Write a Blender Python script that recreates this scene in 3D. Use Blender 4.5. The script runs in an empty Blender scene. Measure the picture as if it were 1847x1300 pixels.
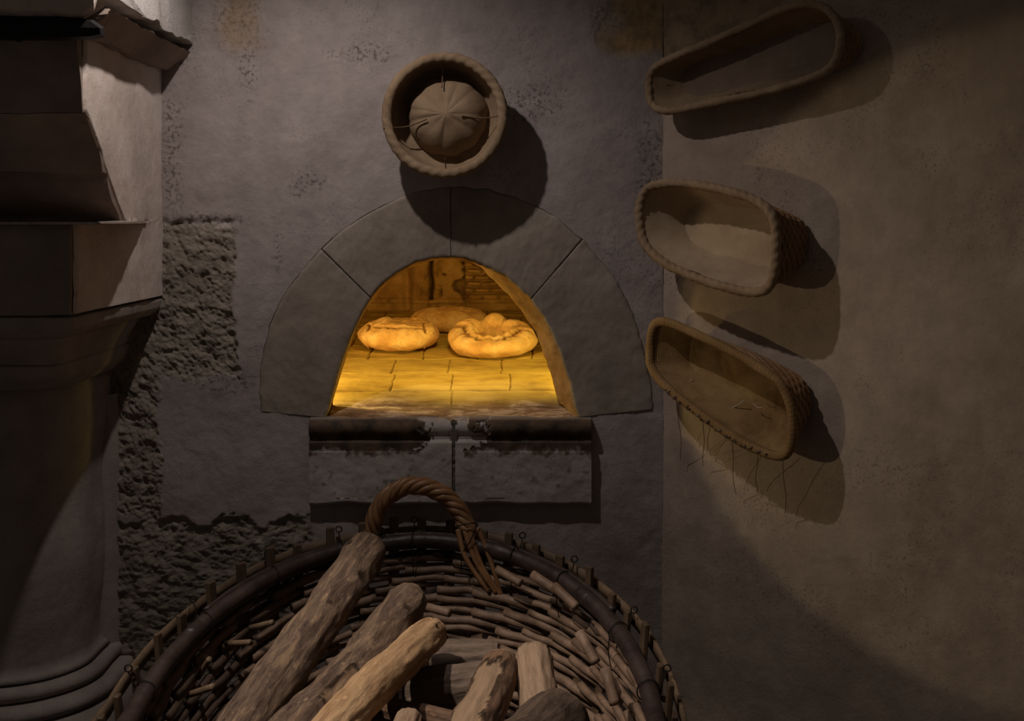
import bpy, math, random
from math import sin, cos, pi, sqrt, radians as R
from mathutils import Vector, Matrix, noise

random.seed(7)
SC = bpy.context.scene
COL = SC.collection

# ------------------------------------------------------------------ camera
F, CX, HY, H = 2275.0, 923.5, 400.0, 1.30
cam = bpy.data.cameras.new('camera')
cam.sensor_width = 36.0
cam.lens = F / 1847.0 * 36.0
cam.shift_y = -(650.0 - HY) / 1847.0
cam.clip_start = 0.02
co = bpy.data.objects.new('camera', cam)
co.location = (0, 0, H)
co.rotation_euler = (pi / 2, 0, 0)
COL.objects.link(co)
SC.camera = co

# ------------------------------------------------------------------ world, lights, exposure
w = bpy.data.worlds.new('world'); SC.world = w
w.use_nodes = True
bg = w.node_tree.nodes['Background']
bg.inputs[0].default_value = (1.0, 0.86, 0.76, 1)
bg.inputs[1].default_value = 0.032

def lamp(name, kind, loc, energy, color, target=None, **kw):
    l = bpy.data.lights.new(name, kind); l.energy = energy; l.color = color
    for k, v in kw.items(): setattr(l, k, v)
    o = bpy.data.objects.new(name, l); o.location = loc
    if target is not None:
        o.rotation_euler = (Vector(target) - Vector(loc)).to_track_quat('-Z', 'Y').to_euler()
    COL.objects.link(o); return o

# ceiling spotlight above the oven, beside the chimney hood
lamp('ceiling_spotlight', 'SPOT', (-0.387, 1.97, H + 0.695), 11.8, (1.0, 0.90, 0.85), (-0.37, 2.03, 0.6),
     spot_size=R(150), spot_blend=0.72, shadow_soft_size=0.012)
# added fill spot that brightens the log basket, no such lamp known
lamp('basket_fill_spot', 'SPOT', (-1.10, 1.15, 2.65), 160, (1.0, 0.85, 0.72), (-0.17, 1.93, 0.55),
     spot_size=R(22), spot_blend=0.7, shadow_soft_size=0.03)
# warm low spotlight by the fireplace, thrown across onto the right-hand wall
lamp('fireside_spotlight', 'SPOT', (-0.92, 1.84, H - 0.30), 6.6, (1.0, 0.80, 0.50), (0.70, 2.10, H - 0.24),
     spot_size=R(37), spot_blend=0.10, shadow_soft_size=0.015)
# the lamps hidden inside the oven mouth: left, right and behind the crown of the arch
lamp('oven_lamp_left', 'POINT', (-0.50, 2.605, H - 0.270), 3.8, (1.0, 0.73, 0.20), shadow_soft_size=0.012)
lamp('oven_lamp_right', 'SPOT', (0.225, 2.62, H - 0.275), 3.6, (1.0, 0.72, 0.14), (-0.10, 2.95, H - 0.32),
     spot_size=R(125), spot_blend=0.3, shadow_soft_size=0.02)
lamp('oven_lamp_crown', 'SPOT', (-0.12, 2.60, H - 0.075), 3.8, (1.0, 0.66, 0.16), (-0.10, 2.86, H - 0.32),
     spot_size=R(115), spot_blend=0.6, shadow_soft_size=0.03)

SC.view_settings.view_transform = 'Standard'
SC.view_settings.look = 'None'
SC.view_settings.gamma = 1.0
SC.view_settings.exposure = 0.0
SC.view_settings.use_curve_mapping = False
SC.cycles.use_denoising = True
SC.cycles.max_bounces = 6

# ------------------------------------------------------------------ helpers
def P(px, py, Y):
    return Vector(((px - CX) * Y / F, Y, H + (HY - py) * Y / F))

def lin(c):
    return tuple((v / 12.92 if v <= 0.04045 else ((v + 0.055) / 1.055) ** 2.4) for v in c)

def N(v, s=1.0): return noise.noise(Vector(v) * s)
def FB(v, s=1.0, o=4): return noise.fractal(Vector(v) * s, 1.0, 2.0, o)
def RG(v, s=1.0, o=4): return 1.0 - abs(noise.turbulence(Vector(v) * s, o, False)) 
def sstep(a, b, x):
    t = max(0.0, min(1.0, (x - a) / (b - a))); return t * t * (3 - 2 * t)

def catmull(pts, n, closed=False):
    pts = [Vector(p) for p in pts]; out = []
    m = len(pts); segs = m if closed else m - 1
    for i in range(segs):
        if closed: p0, p1, p2, p3 = pts[i - 1], pts[i], pts[(i + 1) % m], pts[(i + 2) % m]
        else: p0, p1, p2, p3 = pts[max(i - 1, 0)], pts[i], pts[i + 1], pts[min(i + 2, m - 1)]
        for k in range(n):
            t = k / n
            out.append(0.5 * ((2 * p1) + (p2 - p0) * t + (2 * p0 - 5 * p1 + 4 * p2 - p3) * t * t + (3 * p1 - p0 - 3 * p2 + p3) * t ** 3))
    if not closed: out.append(pts[-1].copy())
    return out

def resample(pts, n, closed=False):
    q = list(pts) + ([pts[0]] if closed else [])
    d = [0.0]
    for a, b in zip(q, q[1:]): d.append(d[-1] + (b - a).length)
    out = []; j = 0
    for i in range(n):
        s = d[-1] * i / (n if closed else n - 1)
        while j < len(d) - 2 and d[j + 1] < s: j += 1
        t = (s - d[j]) / max(1e-9, d[j + 1] - d[j])
        out.append(q[j].lerp(q[j + 1], min(1, t)))
    return out

class MB:
    def __init__(self): self.v = []; self.f = []; self.a = {}
    def grid(self, rows, wrap_u=False, wrap_v=False, flip=False):
        """rows: list of equal-length lists of points"""
        b = len(self.v); m = len(rows[0]); n = len(rows)
        for r in rows: self.v += [tuple(p) for p in r]
        for i in range(n if wrap_v else n - 1):
            i2 = (i + 1) % n
            for j in range(m if wrap_u else m - 1):
                j2 = (j + 1) % m
                q = (b + i * m + j, b + i * m + j2, b + i2 * m + j2, b + i2 * m + j)
                self.f.append(q[::-1] if flip else q)
        return b
    def cap(self, idx, flip=False):
        self.f.append(tuple(idx[::-1]) if flip else tuple(idx))
    def fan(self, idx, centre, flip=False):
        c = len(self.v); self.v.append(tuple(centre)); n = len(idx)
        for i in range(n):
            t = (idx[i], idx[(i + 1) % n], c)
            self.f.append(t[::-1] if flip else t)
    def tube(self, path, rad, seg=8, closed=False, caps=True, twist=0.0, ridge=0.0, nridge=1, up=None):
        path = [Vector(p) for p in path]; n = len(path)
        rows = []; nrm = None; L = 0.0
        for i in range(n):
            if closed: t = path[(i + 1) % n] - path[i - 1]
            else: t = path[min(i + 1, n - 1)] - path[max(i - 1, 0)]
            t = t.normalized() if t.length > 1e-9 else Vector((0, 0, 1))
            if up is not None: nrm = Vector(up)
            elif nrm is None:
                nrm = Vector((0, 0, 1)) if abs(t.z) < 0.9 else Vector((1, 0, 0))
            nrm = (nrm - t * nrm.dot(t)).normalized(); bi = t.cross(nrm)
            r = rad(i / max(1, n - 1)) if callable(rad) else rad
            if i: L += (path[i] - path[i - 1]).length
            row = []
            for k in range(seg):
                th = 2 * pi * k / seg
                rr = r * (1 + (ridge * abs(sin(nridge * 0.5 * th + twist * L)) if ridge else 0))
                row.append(path[i] + nrm * cos(th) * rr + bi * sin(th) * rr)
            rows.append(row)
        b = self.grid(rows, wrap_u=True, wrap_v=closed)
        if caps and not closed:
            self.fan([b + k for k in range(seg)], path[0], flip=True)
            self.fan([b + (n - 1) * seg + k for k in range(seg)], path[-1])
    def box(self, x0, x1, y0, y1, z0, z1):
        b = len(self.v)
        self.v += [(x, y, z) for z in (z0, z1) for y in (y0, y1) for x in (x0, x1)]
        for q in ((0, 2, 3, 1), (4, 5, 7, 6), (0, 1, 5, 4), (2, 6, 7, 3), (0, 4, 6, 2), (1, 3, 7, 5)):
            self.f.append(tuple(b + k for k in q))
    def build(self, name, mat, parent=None, smooth=True, attrs=None, bevel=0.0, loc=None):
        me = bpy.data.meshes.new(name)
        off = Vector((0, 0, 0))
        if parent is not None:
            p = parent
            while p: off += Vector(p.location); p = p.parent
        if loc is not None: off = off + (Vector(loc) - off)
        me.from_pydata([(a - off.x, b - off.y, c - off.z) for a, b, c in self.v], [], self.f)
        me.update()
        if smooth:
            me.polygons.foreach_set('use_smooth', [True] * len(me.polygons))
        for k, vals in (attrs or {}).items():
            at = me.attributes.new(k, 'FLOAT', 'POINT'); at.data.foreach_set('value', vals)
        me.materials.append(mat)
        o = bpy.data.objects.new(name, me)
        COL.objects.link(o)
        if parent is not None: o.parent = parent
        if loc is not None:
            o.location = Vector(loc) if parent is None else Vector(loc) - sum_loc(parent)
        if bevel:
            m = o.modifiers.new('bevel', 'BEVEL'); m.width = bevel; m.segments = 3; m.limit_method = 'ANGLE'; m.angle_limit = R(40)
        return o

def sum_loc(p):
    s = Vector((0, 0, 0))
    while p: s += Vector(p.location); p = p.parent
    return s

def empty(name, loc, label, cat, group=None, kind=None):
    o = bpy.data.objects.new(name, None); o.location = loc; o.empty_display_size = 0.05
    COL.objects.link(o); tag(o, label, cat, group, kind); return o

def tag(o, label=None, cat=None, group=None, kind=None):
    if label: o['label'] = label
    if cat: o['category'] = cat
    if group: o['group'] = group
    if kind: o['kind'] = kind
    return o

# ------------------------------------------------------------------ materials
class Mat:
    def __init__(self, name, rough=0.9, spec=0.2):
        m = bpy.data.materials.new(name); m.use_nodes = True
        self.m = m; self.nt = m.node_tree; self.n = self.nt.nodes; self.l = self.nt.links
        self.b = self.n['Principled BSDF']
        self.b.inputs['Roughness'].default_value = rough
        self.b.inputs['Specular IOR Level'].default_value = spec
        self.tc = self.n.new('ShaderNodeTexCoord'); self.h = None; self.c = None
    def coord(self, scale=(1, 1, 1), rot=(0, 0, 0)):
        mp = self.n.new('ShaderNodeMapping'); mp.inputs['Scale'].default_value = scale; mp.inputs['Rotation'].default_value = rot
        self.l.new(self.tc.outputs['Object'], mp.inputs[0]); return mp.outputs[0]
    def noise(self, s, detail=6, rough=0.6, dist=0.0, scale=(1, 1, 1)):
        t = self.n.new('ShaderNodeTexNoise'); t.inputs['Scale'].default_value = s; t.inputs['Detail'].default_value = detail
        t.inputs['Roughness'].default_value = rough; t.inputs['Distortion'].default_value = dist
        self.l.new(self.coord(scale), t.inputs['Vector']); return t.outputs['Fac']
    def ramp(self, fac, stops, interp='LINEAR'):
        r = self.n.new('ShaderNodeValToRGB'); r.color_ramp.interpolation = interp
        e = r.color_ramp.elements
        for i, (p, c) in enumerate(stops):
            if i < 2: el = e[i]; el.position = p
            else: el = e.new(p)
            el.color = (c[0], c[1], c[2], 1) if isinstance(c, (tuple, list)) else (c, c, c, 1)
        self.l.new(fac, r.inputs[0]); return r.outputs[0]
    def mix(self, fac, a, b, mode='MIX'):
        x = self.n.new('ShaderNodeMix'); x.data_type = 'RGBA'; x.blend_type = mode
        for ix, v in ((0, fac), (6, a), (7, b)):
            s = x.inputs[ix]
            if isinstance(v, (int, float)): s.default_value = v if ix == 0 else (v, v, v, 1)
            elif isinstance(v, (tuple, list)): s.default_value = (*v[:3], 1)
            else: self.l.new(v, s)
        return x.outputs[2]
    def math(self, op, a, b=0.0):
        x = self.n.new('ShaderNodeMath'); x.operation = op
        for s, v in ((x.inputs[0], a), (x.inputs[1], b)):
            if isinstance(v, (int, float)): s.default_value = v
            else: self.l.new(v, s)
        return x.outputs[0]
    def attr(self, name):
        a = self.n.new('ShaderNodeAttribute'); a.attribute_name = name; return a.outputs['Fac']
    def color(self, c):
        if isinstance(c, (tuple, list)): self.b.inputs['Base Color'].default_value = (*c, 1)
        else: self.l.new(c, self.b.inputs['Base Color'])
        return self
    def bump(self, h, strength=0.5, dist=0.004):
        b = self.n.new('ShaderNodeBump'); b.inputs['Strength'].default_value = strength; b.inputs['Distance'].default_value = dist
        self.l.new(h, b.inputs['Height'])
        if self.h is not None: self.l.new(self.h, b.inputs['Normal'])
        self.h = b.outputs[0]; self.l.new(self.h, self.b.inputs['Normal']); return self

def m_plaster(name, base, dark, light, pits=True, stonecol=None, ochre=None, grain=1.0):
    m = Mat(name, 0.92, 0.15)
    n1 = m.noise(3.2, 8, 0.62, 0.3)
    c = m.ramp(n1, [(0.3, dark), (0.5, base), (0.72, light)])
    n2 = m.noise(18, 6, 0.7)
    c = m.mix(0.35, c, m.ramp(n2, [(0.35, 0.35), (0.65, 0.65)]), 'OVERLAY')
    st = m.noise(7, 5, 0.6, 0.0, (1.4, 1.4, 0.22))
    c = m.mix(0.14, c, m.ramp(st, [(0.35, 0.3), (0.65, 0.68)]), 'OVERLAY')
    if pits:
        pn = m.noise(190, 4, 0.6); zone = m.noise(4.5, 4, 0.6, 0.4)
        thr = m.math('MULTIPLY', m.math('GREATER_THAN', pn, 0.60), m.ramp(zone, [(0.50, 0.0), (0.64, 1.0)]))
        c = m.mix(m.math('MULTIPLY', thr, 0.55), c, tuple(v * 0.35 for v in base))
    if stonecol:
        s = m.attr('stone'); sn = m.noise(14, 8, 0.7, 0.4)
        sc = m.ramp(sn, [(0.3, tuple(v * 0.6 for v in stonecol)), (0.5, stonecol), (0.7, tuple(min(1, v * 1.25) for v in stonecol))])
        c = m.mix(s, c, sc)
    if stonecol:
        gp = m.math('MULTIPLY', m.ramp(m.noise(120, 5, 0.65), [(0.50, 0.0), (0.60, 1.0)]), m.attr('pit'))
        c = m.mix(m.math('MULTIPLY', gp, 0.75), c, (0.09, 0.07, 0.06))
    if ochre:
        c = m.mix(m.attr('ochre'), c, m.ramp(m.noise(22, 6, 0.7), [(0.35, tuple(v * 0.55 for v in ochre)), (0.6, ochre)]))
    m.color(c)
    m.bump(m.noise(6, 5, 0.6), 0.5, 0.012)
    if stonecol: m.bump(m.math('MULTIPLY', m.noise(48, 10, 0.75, 0.6, (1, 1, 1.4)), m.attr('stone')), 0.9, 0.012)
    m.bump(m.noise(60, 8, 0.68, 0.3), 0.55 * grain, 0.003)
    m.bump(m.noise(330, 4, 0.6), 0.5 * grain, 0.0012)
    return m.m

M = {}
M['wall'] = m_plaster('grey_plaster', (0.37, 0.315, 0.295), (0.28, 0.235, 0.22), (0.43, 0.375, 0.35), True, (0.40, 0.34, 0.275), (0.40, 0.27, 0.14))
M['rwall'] = m_plaster('tan_plaster', (0.41, 0.32, 0.255), (0.34, 0.26, 0.20), (0.47, 0.38, 0.305), True, None, (0.30, 0.22, 0.14), 0.8)
M['voussoir'] = m_plaster('arch_stone', (0.30, 0.25, 0.205), (0.225, 0.185, 0.15), (0.35, 0.30, 0.255), False, None, None, 0.5)
M['pale_stone'] = m_plaster('pale_dressed_stone', (0.58, 0.475, 0.41), (0.44, 0.34, 0.28), (0.68, 0.60, 0.55), True, None, None, 0.8)
M['lit_side_render'] = m_plaster('pale_lit_render', (0.68, 0.575, 0.51), (0.50, 0.42, 0.37), (0.74, 0.70, 0.68), True, None, None, 0.8)  # render colour raised so the lit side reads brighter
M['shaded_brown_stone'] = m_plaster('shaded_brown_stone', (0.30, 0.235, 0.195), (0.22, 0.165, 0.135), (0.36, 0.295, 0.25), False, None, None, 0.5)  # brown darkened so the fireplace fronts and shelf underside look shaded
M['column'] = m_plaster('column_stone', (0.34, 0.285, 0.25), (0.25, 0.21, 0.185), (0.40, 0.35, 0.32), True, None, None, 0.5)
M['hood'] = m_plaster('whitewashed_hood', (0.52, 0.48, 0.45), (0.40, 0.36, 0.33), (0.62, 0.58, 0.55), False, None, None, 1.6)
M['mortar'] = m_plaster('mortar', (0.13, 0.11, 0.095), (0.08, 0.07, 0.06), (0.18, 0.15, 0.13), False, None, None, 1.4)

def sill_mat():
    m = Mat('sill_stone', 0.75, 0.3)
    c = m.ramp(m.noise(9, 8, 0.65, 0.3), [(0.3, (0.31, 0.27, 0.24)), (0.55, (0.42, 0.375, 0.345)), (0.75, (0.50, 0.455, 0.425))])
    sp = m.ramp(m.noise(40, 5, 0.6), [(0.60, 0.0), (0.68, 1.0)])
    c = m.mix(m.math('MULTIPLY', sp, 0.6), c, (0.10, 0.085, 0.06))
    sc = m.ramp(m.noise(30, 6, 0.6), [(0.35, (0.035, 0.026, 0.018)), (0.65, (0.12, 0.075, 0.045))])
    c = m.mix(m.attr('stain'), c, sc)
    m.color(c); m.bump(m.noise(34, 6, 0.6), 0.4, 0.003); m.bump(m.noise(220, 4, 0.6), 0.35, 0.001)
    return m.m
M['sill'] = sill_mat()

def tile_mat():
    m = Mat('hearth_tile', 0.8, 0.25)
    c = m.ramp(m.noise(16, 7, 0.65, 0.2, (0.5, 1.3, 1)), [(0.32, (0.25, 0.155, 0.038)), (0.5, (0.44, 0.31, 0.080)), (0.72, (0.55, 0.41, 0.115))])
    c = m.mix(m.math('MULTIPLY', m.attr('joint'), 0.95), c, (0.07, 0.03, 0.012))
    c = m.mix(m.attr('stain'), c, m.ramp(m.noise(34, 7, 0.7, 0.3, (0.4, 1, 1)), [(0.36, (0.16, 0.09, 0.04)), (0.5, (0.34, 0.22, 0.12)), (0.60, (0.66, 0.50, 0.33))]))
    m.color(c); m.bump(m.noise(50, 7, 0.65), 0.4, 0.003)
    return m.m
M['tile'] = tile_mat()

def vault_mat():
    m = Mat('oven_masonry', 0.9, 0.1)
    c = m.ramp(m.noise(11, 8, 0.7, 0.6), [(0.30, (0.10, 0.05, 0.02)), (0.45, (0.30, 0.165, 0.06)), (0.7, (0.48, 0.29, 0.12))])
    c = m.mix(m.attr('joint'), c, (0.07, 0.035, 0.015))
    m.color(c); m.bump(m.noise(24, 8, 0.7, 0.4), 0.8, 0.012)
    return m.m
M['vault'] = vault_mat()

def reveal_mat():
    m = Mat('reveal_plaster', 0.9, 0.1)
    m.color(m.ramp(m.noise(20, 7, 0.7, 0.2), [(0.3, (0.24, 0.13, 0.055)), (0.6, (0.42, 0.27, 0.14))]))
    m.bump(m.noise(60, 8, 0.7), 0.6, 0.004); return m.m
M['reveal'] = reveal_mat()

def bread_mat():
    m = Mat('bread_crust', 0.75, 0.25)
    c = m.ramp(m.noise(22, 6, 0.6, 0.2), [(0.3, (0.50, 0.27, 0.10)), (0.5, (0.70, 0.43, 0.18)), (0.7, (0.82, 0.60, 0.33))])
    c = m.mix(m.attr('crack'), c, (0.12, 0.045, 0.012))
    sp = m.ramp(m.noise(170, 3, 0.5), [(0.62, 0.0), (0.70, 1.0)])
    c = m.mix(m.math('MULTIPLY', sp, 0.5), c, (0.22, 0.09, 0.03))
    m.color(c); m.bump(m.noise(60, 7, 0.65), 0.5, 0.003); m.bump(m.noise(240, 3, 0.6), 0.4, 0.001); return m.m
M['bread'] = bread_mat()

def cloth_mat(name, a, b, weave=900, w=0.3):
    m = Mat(name, 0.95, 0.1)
    c = m.ramp(m.noise(12, 7, 0.65, 0.3), [(0.32, a), (0.68, b)])
    m.color(c)
    wv = m.n.new('ShaderNodeTexWave'); wv.inputs['Scale'].default_value = weave / 6.28; wv.bands_direction = 'Z'; wv.inputs['Distortion'].default_value = 0.6
    m.l.new(m.coord(), wv.inputs[0])
    wx = m.n.new('ShaderNodeTexWave'); wx.inputs['Scale'].default_value = weave / 6.28; wx.bands_direction = 'X'; wx.inputs['Distortion'].default_value = 0.6
    m.l.new(m.coord(), wx.inputs[0])
    m.bump(m.math('ADD', wv.outputs[1], wx.outputs[1]), w, 0.0008)
    m.bump(m.noise(45, 6, 0.6), 0.4, 0.003); return m.m
M['linen'] = cloth_mat('aged_linen', (0.21, 0.14, 0.085), (0.33, 0.235, 0.15))
M['linen_dark'] = cloth_mat('dusty_dark_linen', (0.15, 0.11, 0.08), (0.23, 0.17, 0.125))
M['linen_pale'] = cloth_mat('pale_linen', (0.34, 0.25, 0.165), (0.46, 0.355, 0.24))
M['burlap'] = cloth_mat('brown_burlap', (0.16, 0.095, 0.035), (0.38, 0.25, 0.12), 700, 0.6)
M['burlap_roll'] = cloth_mat('burlap_roll', (0.21, 0.12, 0.05), (0.34, 0.215, 0.10), 700, 0.7)

def wicker_mat(name, a, b, rough=0.6, s=(1, 1, 1), ns=30):
    m = Mat(name, rough, 0.35)
    m.color(m.ramp(m.noise(ns, 6, 0.65, 0.1, s), [(0.3, a), (0.7, b)]))
    m.bump(m.noise(120, 5, 0.6, 0, s), 0.4, 0.0015); return m.m
M['wicker'] = wicker_mat('orange_wicker', (0.17, 0.085, 0.035), (0.36, 0.20, 0.09))
M['willow'] = wicker_mat('peeled_willow_rods', (0.10, 0.062, 0.040), (0.24, 0.160, 0.112))
M['willow_dark'] = wicker_mat('dark_bark_hoop', (0.018, 0.012, 0.011), (0.062, 0.042, 0.036), 0.45, ns=16)
M['stake'] = wicker_mat('split_stake', (0.055, 0.034, 0.020), (0.13, 0.085, 0.052), 0.6, (2, 2, 0.3))
M['lath'] = wicker_mat('lath', (0.09, 0.06, 0.036), (0.20, 0.135, 0.085), 0.6)
M['handle'] = wicker_mat('handle_cane', (0.13, 0.060, 0.025), (0.30, 0.16, 0.075), 0.42)
def flat_mat(name, c, rough=0.5, metal=0.0):
    m = Mat(name, rough, 0.4); m.color(m.ramp(m.noise(60, 4, 0.6), [(0.3, tuple(v * 0.7 for v in c)), (0.7, c)])); m.b.inputs['Metallic'].default_value = metal; return m.m
M['wire'] = flat_mat('rusty_iron_wire', (0.03, 0.024, 0.02), 0.5, 0.5)
M['iron'] = flat_mat('black_iron', (0.006, 0.005, 0.005), 0.6)
M['thread'] = flat_mat('brown_thread', (0.14, 0.08, 0.04), 0.8)
M['thread_pale'] = flat_mat('pale_thread', (0.50, 0.42, 0.32), 0.8)

def wood_mat(name, a, b, c3, end, stretch=0.16, ns=85, bumpd=0.004, rough=0.8):
    m = Mat(name, rough, 0.2)
    g = m.noise(ns, 9, 0.72, 0.5, (1, 1, stretch))
    col = m.ramp(g, [(0.34, a), (0.5, b), (0.64, c3)])
    big = m.noise(26, 7, 0.7, 0.8, (1, 1, 0.45))
    pt = m.ramp(m.noise(13, 6, 0.65, 0.4, (1, 1, 0.5)), [(0.5, 0.0), (0.66, 1.0)])
    col = m.mix(m.math('MULTIPLY', pt, 0.5), col, c3)
    sp = m.ramp(m.noise(110, 3, 0.6, 0, (1, 1, 0.35)), [(0.62, 0.0), (0.72, 1.0)])
    col = m.mix(m.math('MULTIPLY', sp, 0.5), col, tuple(min(1, v * 1.7) for v in c3))
    col = m.mix(m.attr('cut'), col, end)
    col = m.mix(m.attr('knot'), col, (0.03, 0.018, 0.010))
    m.color(col); m.bump(big, 0.6, bumpd * 2.2); m.bump(g, 0.9, bumpd * 1.3); m.bump(m.noise(150, 5, 0.6, 0, (1, 1, 0.3)), 0.5, 0.0015)
    return m.m
M['bark'] = wood_mat('brown_bark', (0.055, 0.036, 0.027), (0.135, 0.092, 0.068), (0.27, 0.185, 0.115), (0.24, 0.16, 0.10))
M['bark_grey'] = wood_mat('grey_bark', (0.10, 0.072, 0.056), (0.185, 0.138, 0.108), (0.24, 0.18, 0.14), (0.20, 0.14, 0.10))
M['bark_red'] = wood_mat('rust_bark', (0.085, 0.05, 0.035), (0.17, 0.105, 0.072), (0.25, 0.145, 0.08), (0.34, 0.235, 0.15))
M['bark_dark'] = wood_mat('dark_bark', (0.05, 0.034, 0.026), (0.10, 0.070, 0.052), (0.15, 0.105, 0.075), (0.16, 0.11, 0.07))
M['peeled'] = wood_mat('peeled_pale_wood', (0.22, 0.12, 0.06), (0.42, 0.265, 0.145), (0.50, 0.335, 0.19), (0.44, 0.29, 0.17), 0.09, 75, 0.003)
M['peeled_grey'] = wood_mat('weathered_peeled_wood', (0.19, 0.125, 0.08), (0.32, 0.22, 0.15), (0.38, 0.27, 0.185), (0.26, 0.17, 0.11), 0.09, 80, 0.003)
def floor_mat():
    return m_plaster('floor_flagstone', (0.22, 0.19, 0.165), (0.16, 0.14, 0.12), (0.27, 0.235, 0.21), False)
M['floor'] = floor_mat()

# ------------------------------------------------------------------ back wall with its oven hole
def ppx(x): return x * 910.0 + CX
def ppy(z): return HY - (z - H) * 910.0
def wx(px): return (px - CX) / 910.0
def wz(py): return H + (HY - py) / 910.0

I_ = [(588,752),(605,690),(628,620),(668,538),(712,495),(762,470),(813,464),(862,474),(912,500),(957,540),(995,600),(1022,675),(1043,752)]
O_ = [(470,742),(470,660),(502,550),(578,450),(655,390),(733,352),(813,338),(895,346),(978,377),(1050,432),(1115,512),(1160,620),(1180,738)]
R_ = [(594,745),(610,690),(631,622),(671,542),(714,499),(763,474),(813,468),(858,480),(900,510),(937,556),(970,612),(993,672),(1008,730)]
SUB = 24
cI = catmull([(wx(x), 2.5, wz(y)) for x, y in I_], SUB)
cO = catmull([(wx(x), 2.5, wz(y)) for x, y in O_], SUB)
for _c, _a in ((cO, 0.0035), (cI, 0.0018)):
    for _p in _c:
        _n = _a * (N((_p.x * 28, _p.z * 28, 1)) + .5 * N((_p.x * 90, _p.z * 90, 1))); _p.x += _n; _p.z += _n
cR = catmull([P(x, y, 2.56) for x, y in R_], SUB)

def rect_mask(px, py, x0, x1, y0, y1, soft, wob):
    n = N((px * 0.02, py * 0.02, 3.3)) * wob + N((px * 0.07, py * 0.07, 1.3)) * wob * 0.5
    d = min(px - x0, x1 - px, py - y0, y1 - py) + n
    return sstep(-soft, soft, d)

def wall_masks(px, py):
    s = rect_mask(px, py, 200, 424, 408, 678, 5, 16)
    s = max(s, rect_mask(px, py, 150, 286, 650, 935, 5, 14))
    s = max(s, rect_mask(px, py, 150, 556, 938 , 1215, 6, 26))
    s = max(s, 0.6 * rect_mask(px, py, 150, 1200, 1260, 1600, 20, 40))
    o = sstep(-25, 25, min(px - 1105, 95 - py) + 30 * N((px * .02, py * .02, 7)))
    o = max(o, 0.55 * sstep(-20, 30, min(px - 395, 470 - px, 85 - py) + 18 * N((px * .03, py * .03, 2))))
    return s, o

ZONES = [(430, 40, 60, 55), (312, 300, 22, 130), (372, 396, 75, 14), (650, 95, 70, 25), (450, 120, 22, 60), (1115, 25, 60, 45), (500, 450, 12, 40), (400, 690, 70, 25), (300, 520, 16, 60), (1170, 300, 30, 90), (560, 330, 40, 30), (600, 560, 2, 2), (960, 190, 60, 40), (330, 60, 20, 60)]
def pit_mask(px, py):
    m_ = 0
    wob = 0.5 * N((px * .03, py * .03, 4.4)) + 0.3 * N((px * .08, py * .08, 2.4))
    for a, b, ra, rb_ in ZONES:
        d = sqrt(((px - a) / ra) ** 2 + ((py - b) / rb_) ** 2) + wob
        if d < 1.3: m_ = max(m_, 1 - sstep(.3, 1.3, d))
    return m_
def wall_disp(x, z):
    px, py = ppx(x), ppy(z)
    s, o = wall_masks(px, py)
    v = (x, z, 0)
    d = 0.0035 * FB(v, 3.0, 3) + 0.0012 * FB(v, 22, 3)
    if s > 0:
        t = FB((x * 34 + z * 10, z * 40 - x * 8, 1.7), 1, 5)
        g = 1 - abs(FB((x * 70 + z * 30, z * 60, 5.0), 1, 4)) * 2
        d = d * (1 - s) + s * (-0.007 + 0.0065 * t + 0.0035 * g)
    if o > 0.3: d -= 0.004 * o + 0.002 * FB(v, 40, 3) * o
    # rendered lip just above the first rough stone and eroded hollows
    e = math.exp(-((py - 402) / 7.0) ** 2) * sstep(285, 300, px) * (1 - sstep(410, 440, px))
    d -= 0.006 * e * (1 + N((px * .06, py * .06, 1)))
    return d, s, o

hole = list(cO)
bot = [(1043, 752), (588, 752)]
bot3 = [Vector((wx(a), 2.5, wz(b))) for a, b in bot]
loop = hole + resample([hole[-1], bot3[0]], 24)[1:] + resample([bot3[0], bot3[1]], 90)[1:] + resample([bot3[1], hole[0]], 24)[1:-1]
loop = resample(loop, 1250, closed=True)
cen = Vector((wx(815), 2.5, wz(580)))
X0, X1, Z0, Z1 = -1.5, 0.299, 0.0, 2.05
rows = []; sa = []; oa = []
NR = 380
mb = MB()
def outer_pt(d):
    t = 1e9
    if d.x > 1e-9: t = min(t, (X1 - cen.x) / d.x)
    if d.x < -1e-9: t = min(t, (X0 - cen.x) / d.x)
    if d.z > 1e-9: t = min(t, (Z1 - cen.z) / d.z)
    if d.z < -1e-9: t = min(t, (Z0 - cen.z) / d.z)
    return Vector((cen.x + d.x * t, 2.5, cen.z + d.z * t))
outs = [outer_pt((p - cen)) for p in loop]
# back edge row inside the hole
rows.append([Vector((p.x, 2.56, p.z)) for p in loop]); sa += [0] * len(loop); oa += [0] * len(loop); pa = [0] * len(loop)
for i in range(NR + 1):
    t = (i / NR) ** 1.15
    r = []
    for p, q in zip(loop, outs):
        v = p.lerp(q, t)
        d, s, o = wall_disp(v.x, v.z)
        f = sstep(0, 0.03, (v - p).length)
        r.append(Vector((v.x, 2.5 - d * (0.3 + 0.7 * f), v.z))); sa.append(s * f); oa.append(o); pa.append(pit_mask(ppx(v.x), ppy(v.z)))
    rows.append(r)
mb.grid(rows, wrap_u=True)
wb = mb.build('wall_back', M['wall'], attrs={'stone': sa, 'ochre': oa, 'pit': pa})
tag(wb, 'grey lime plaster wall with patches of rough exposed stone around the oven', 'wall', kind='structure')

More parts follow.
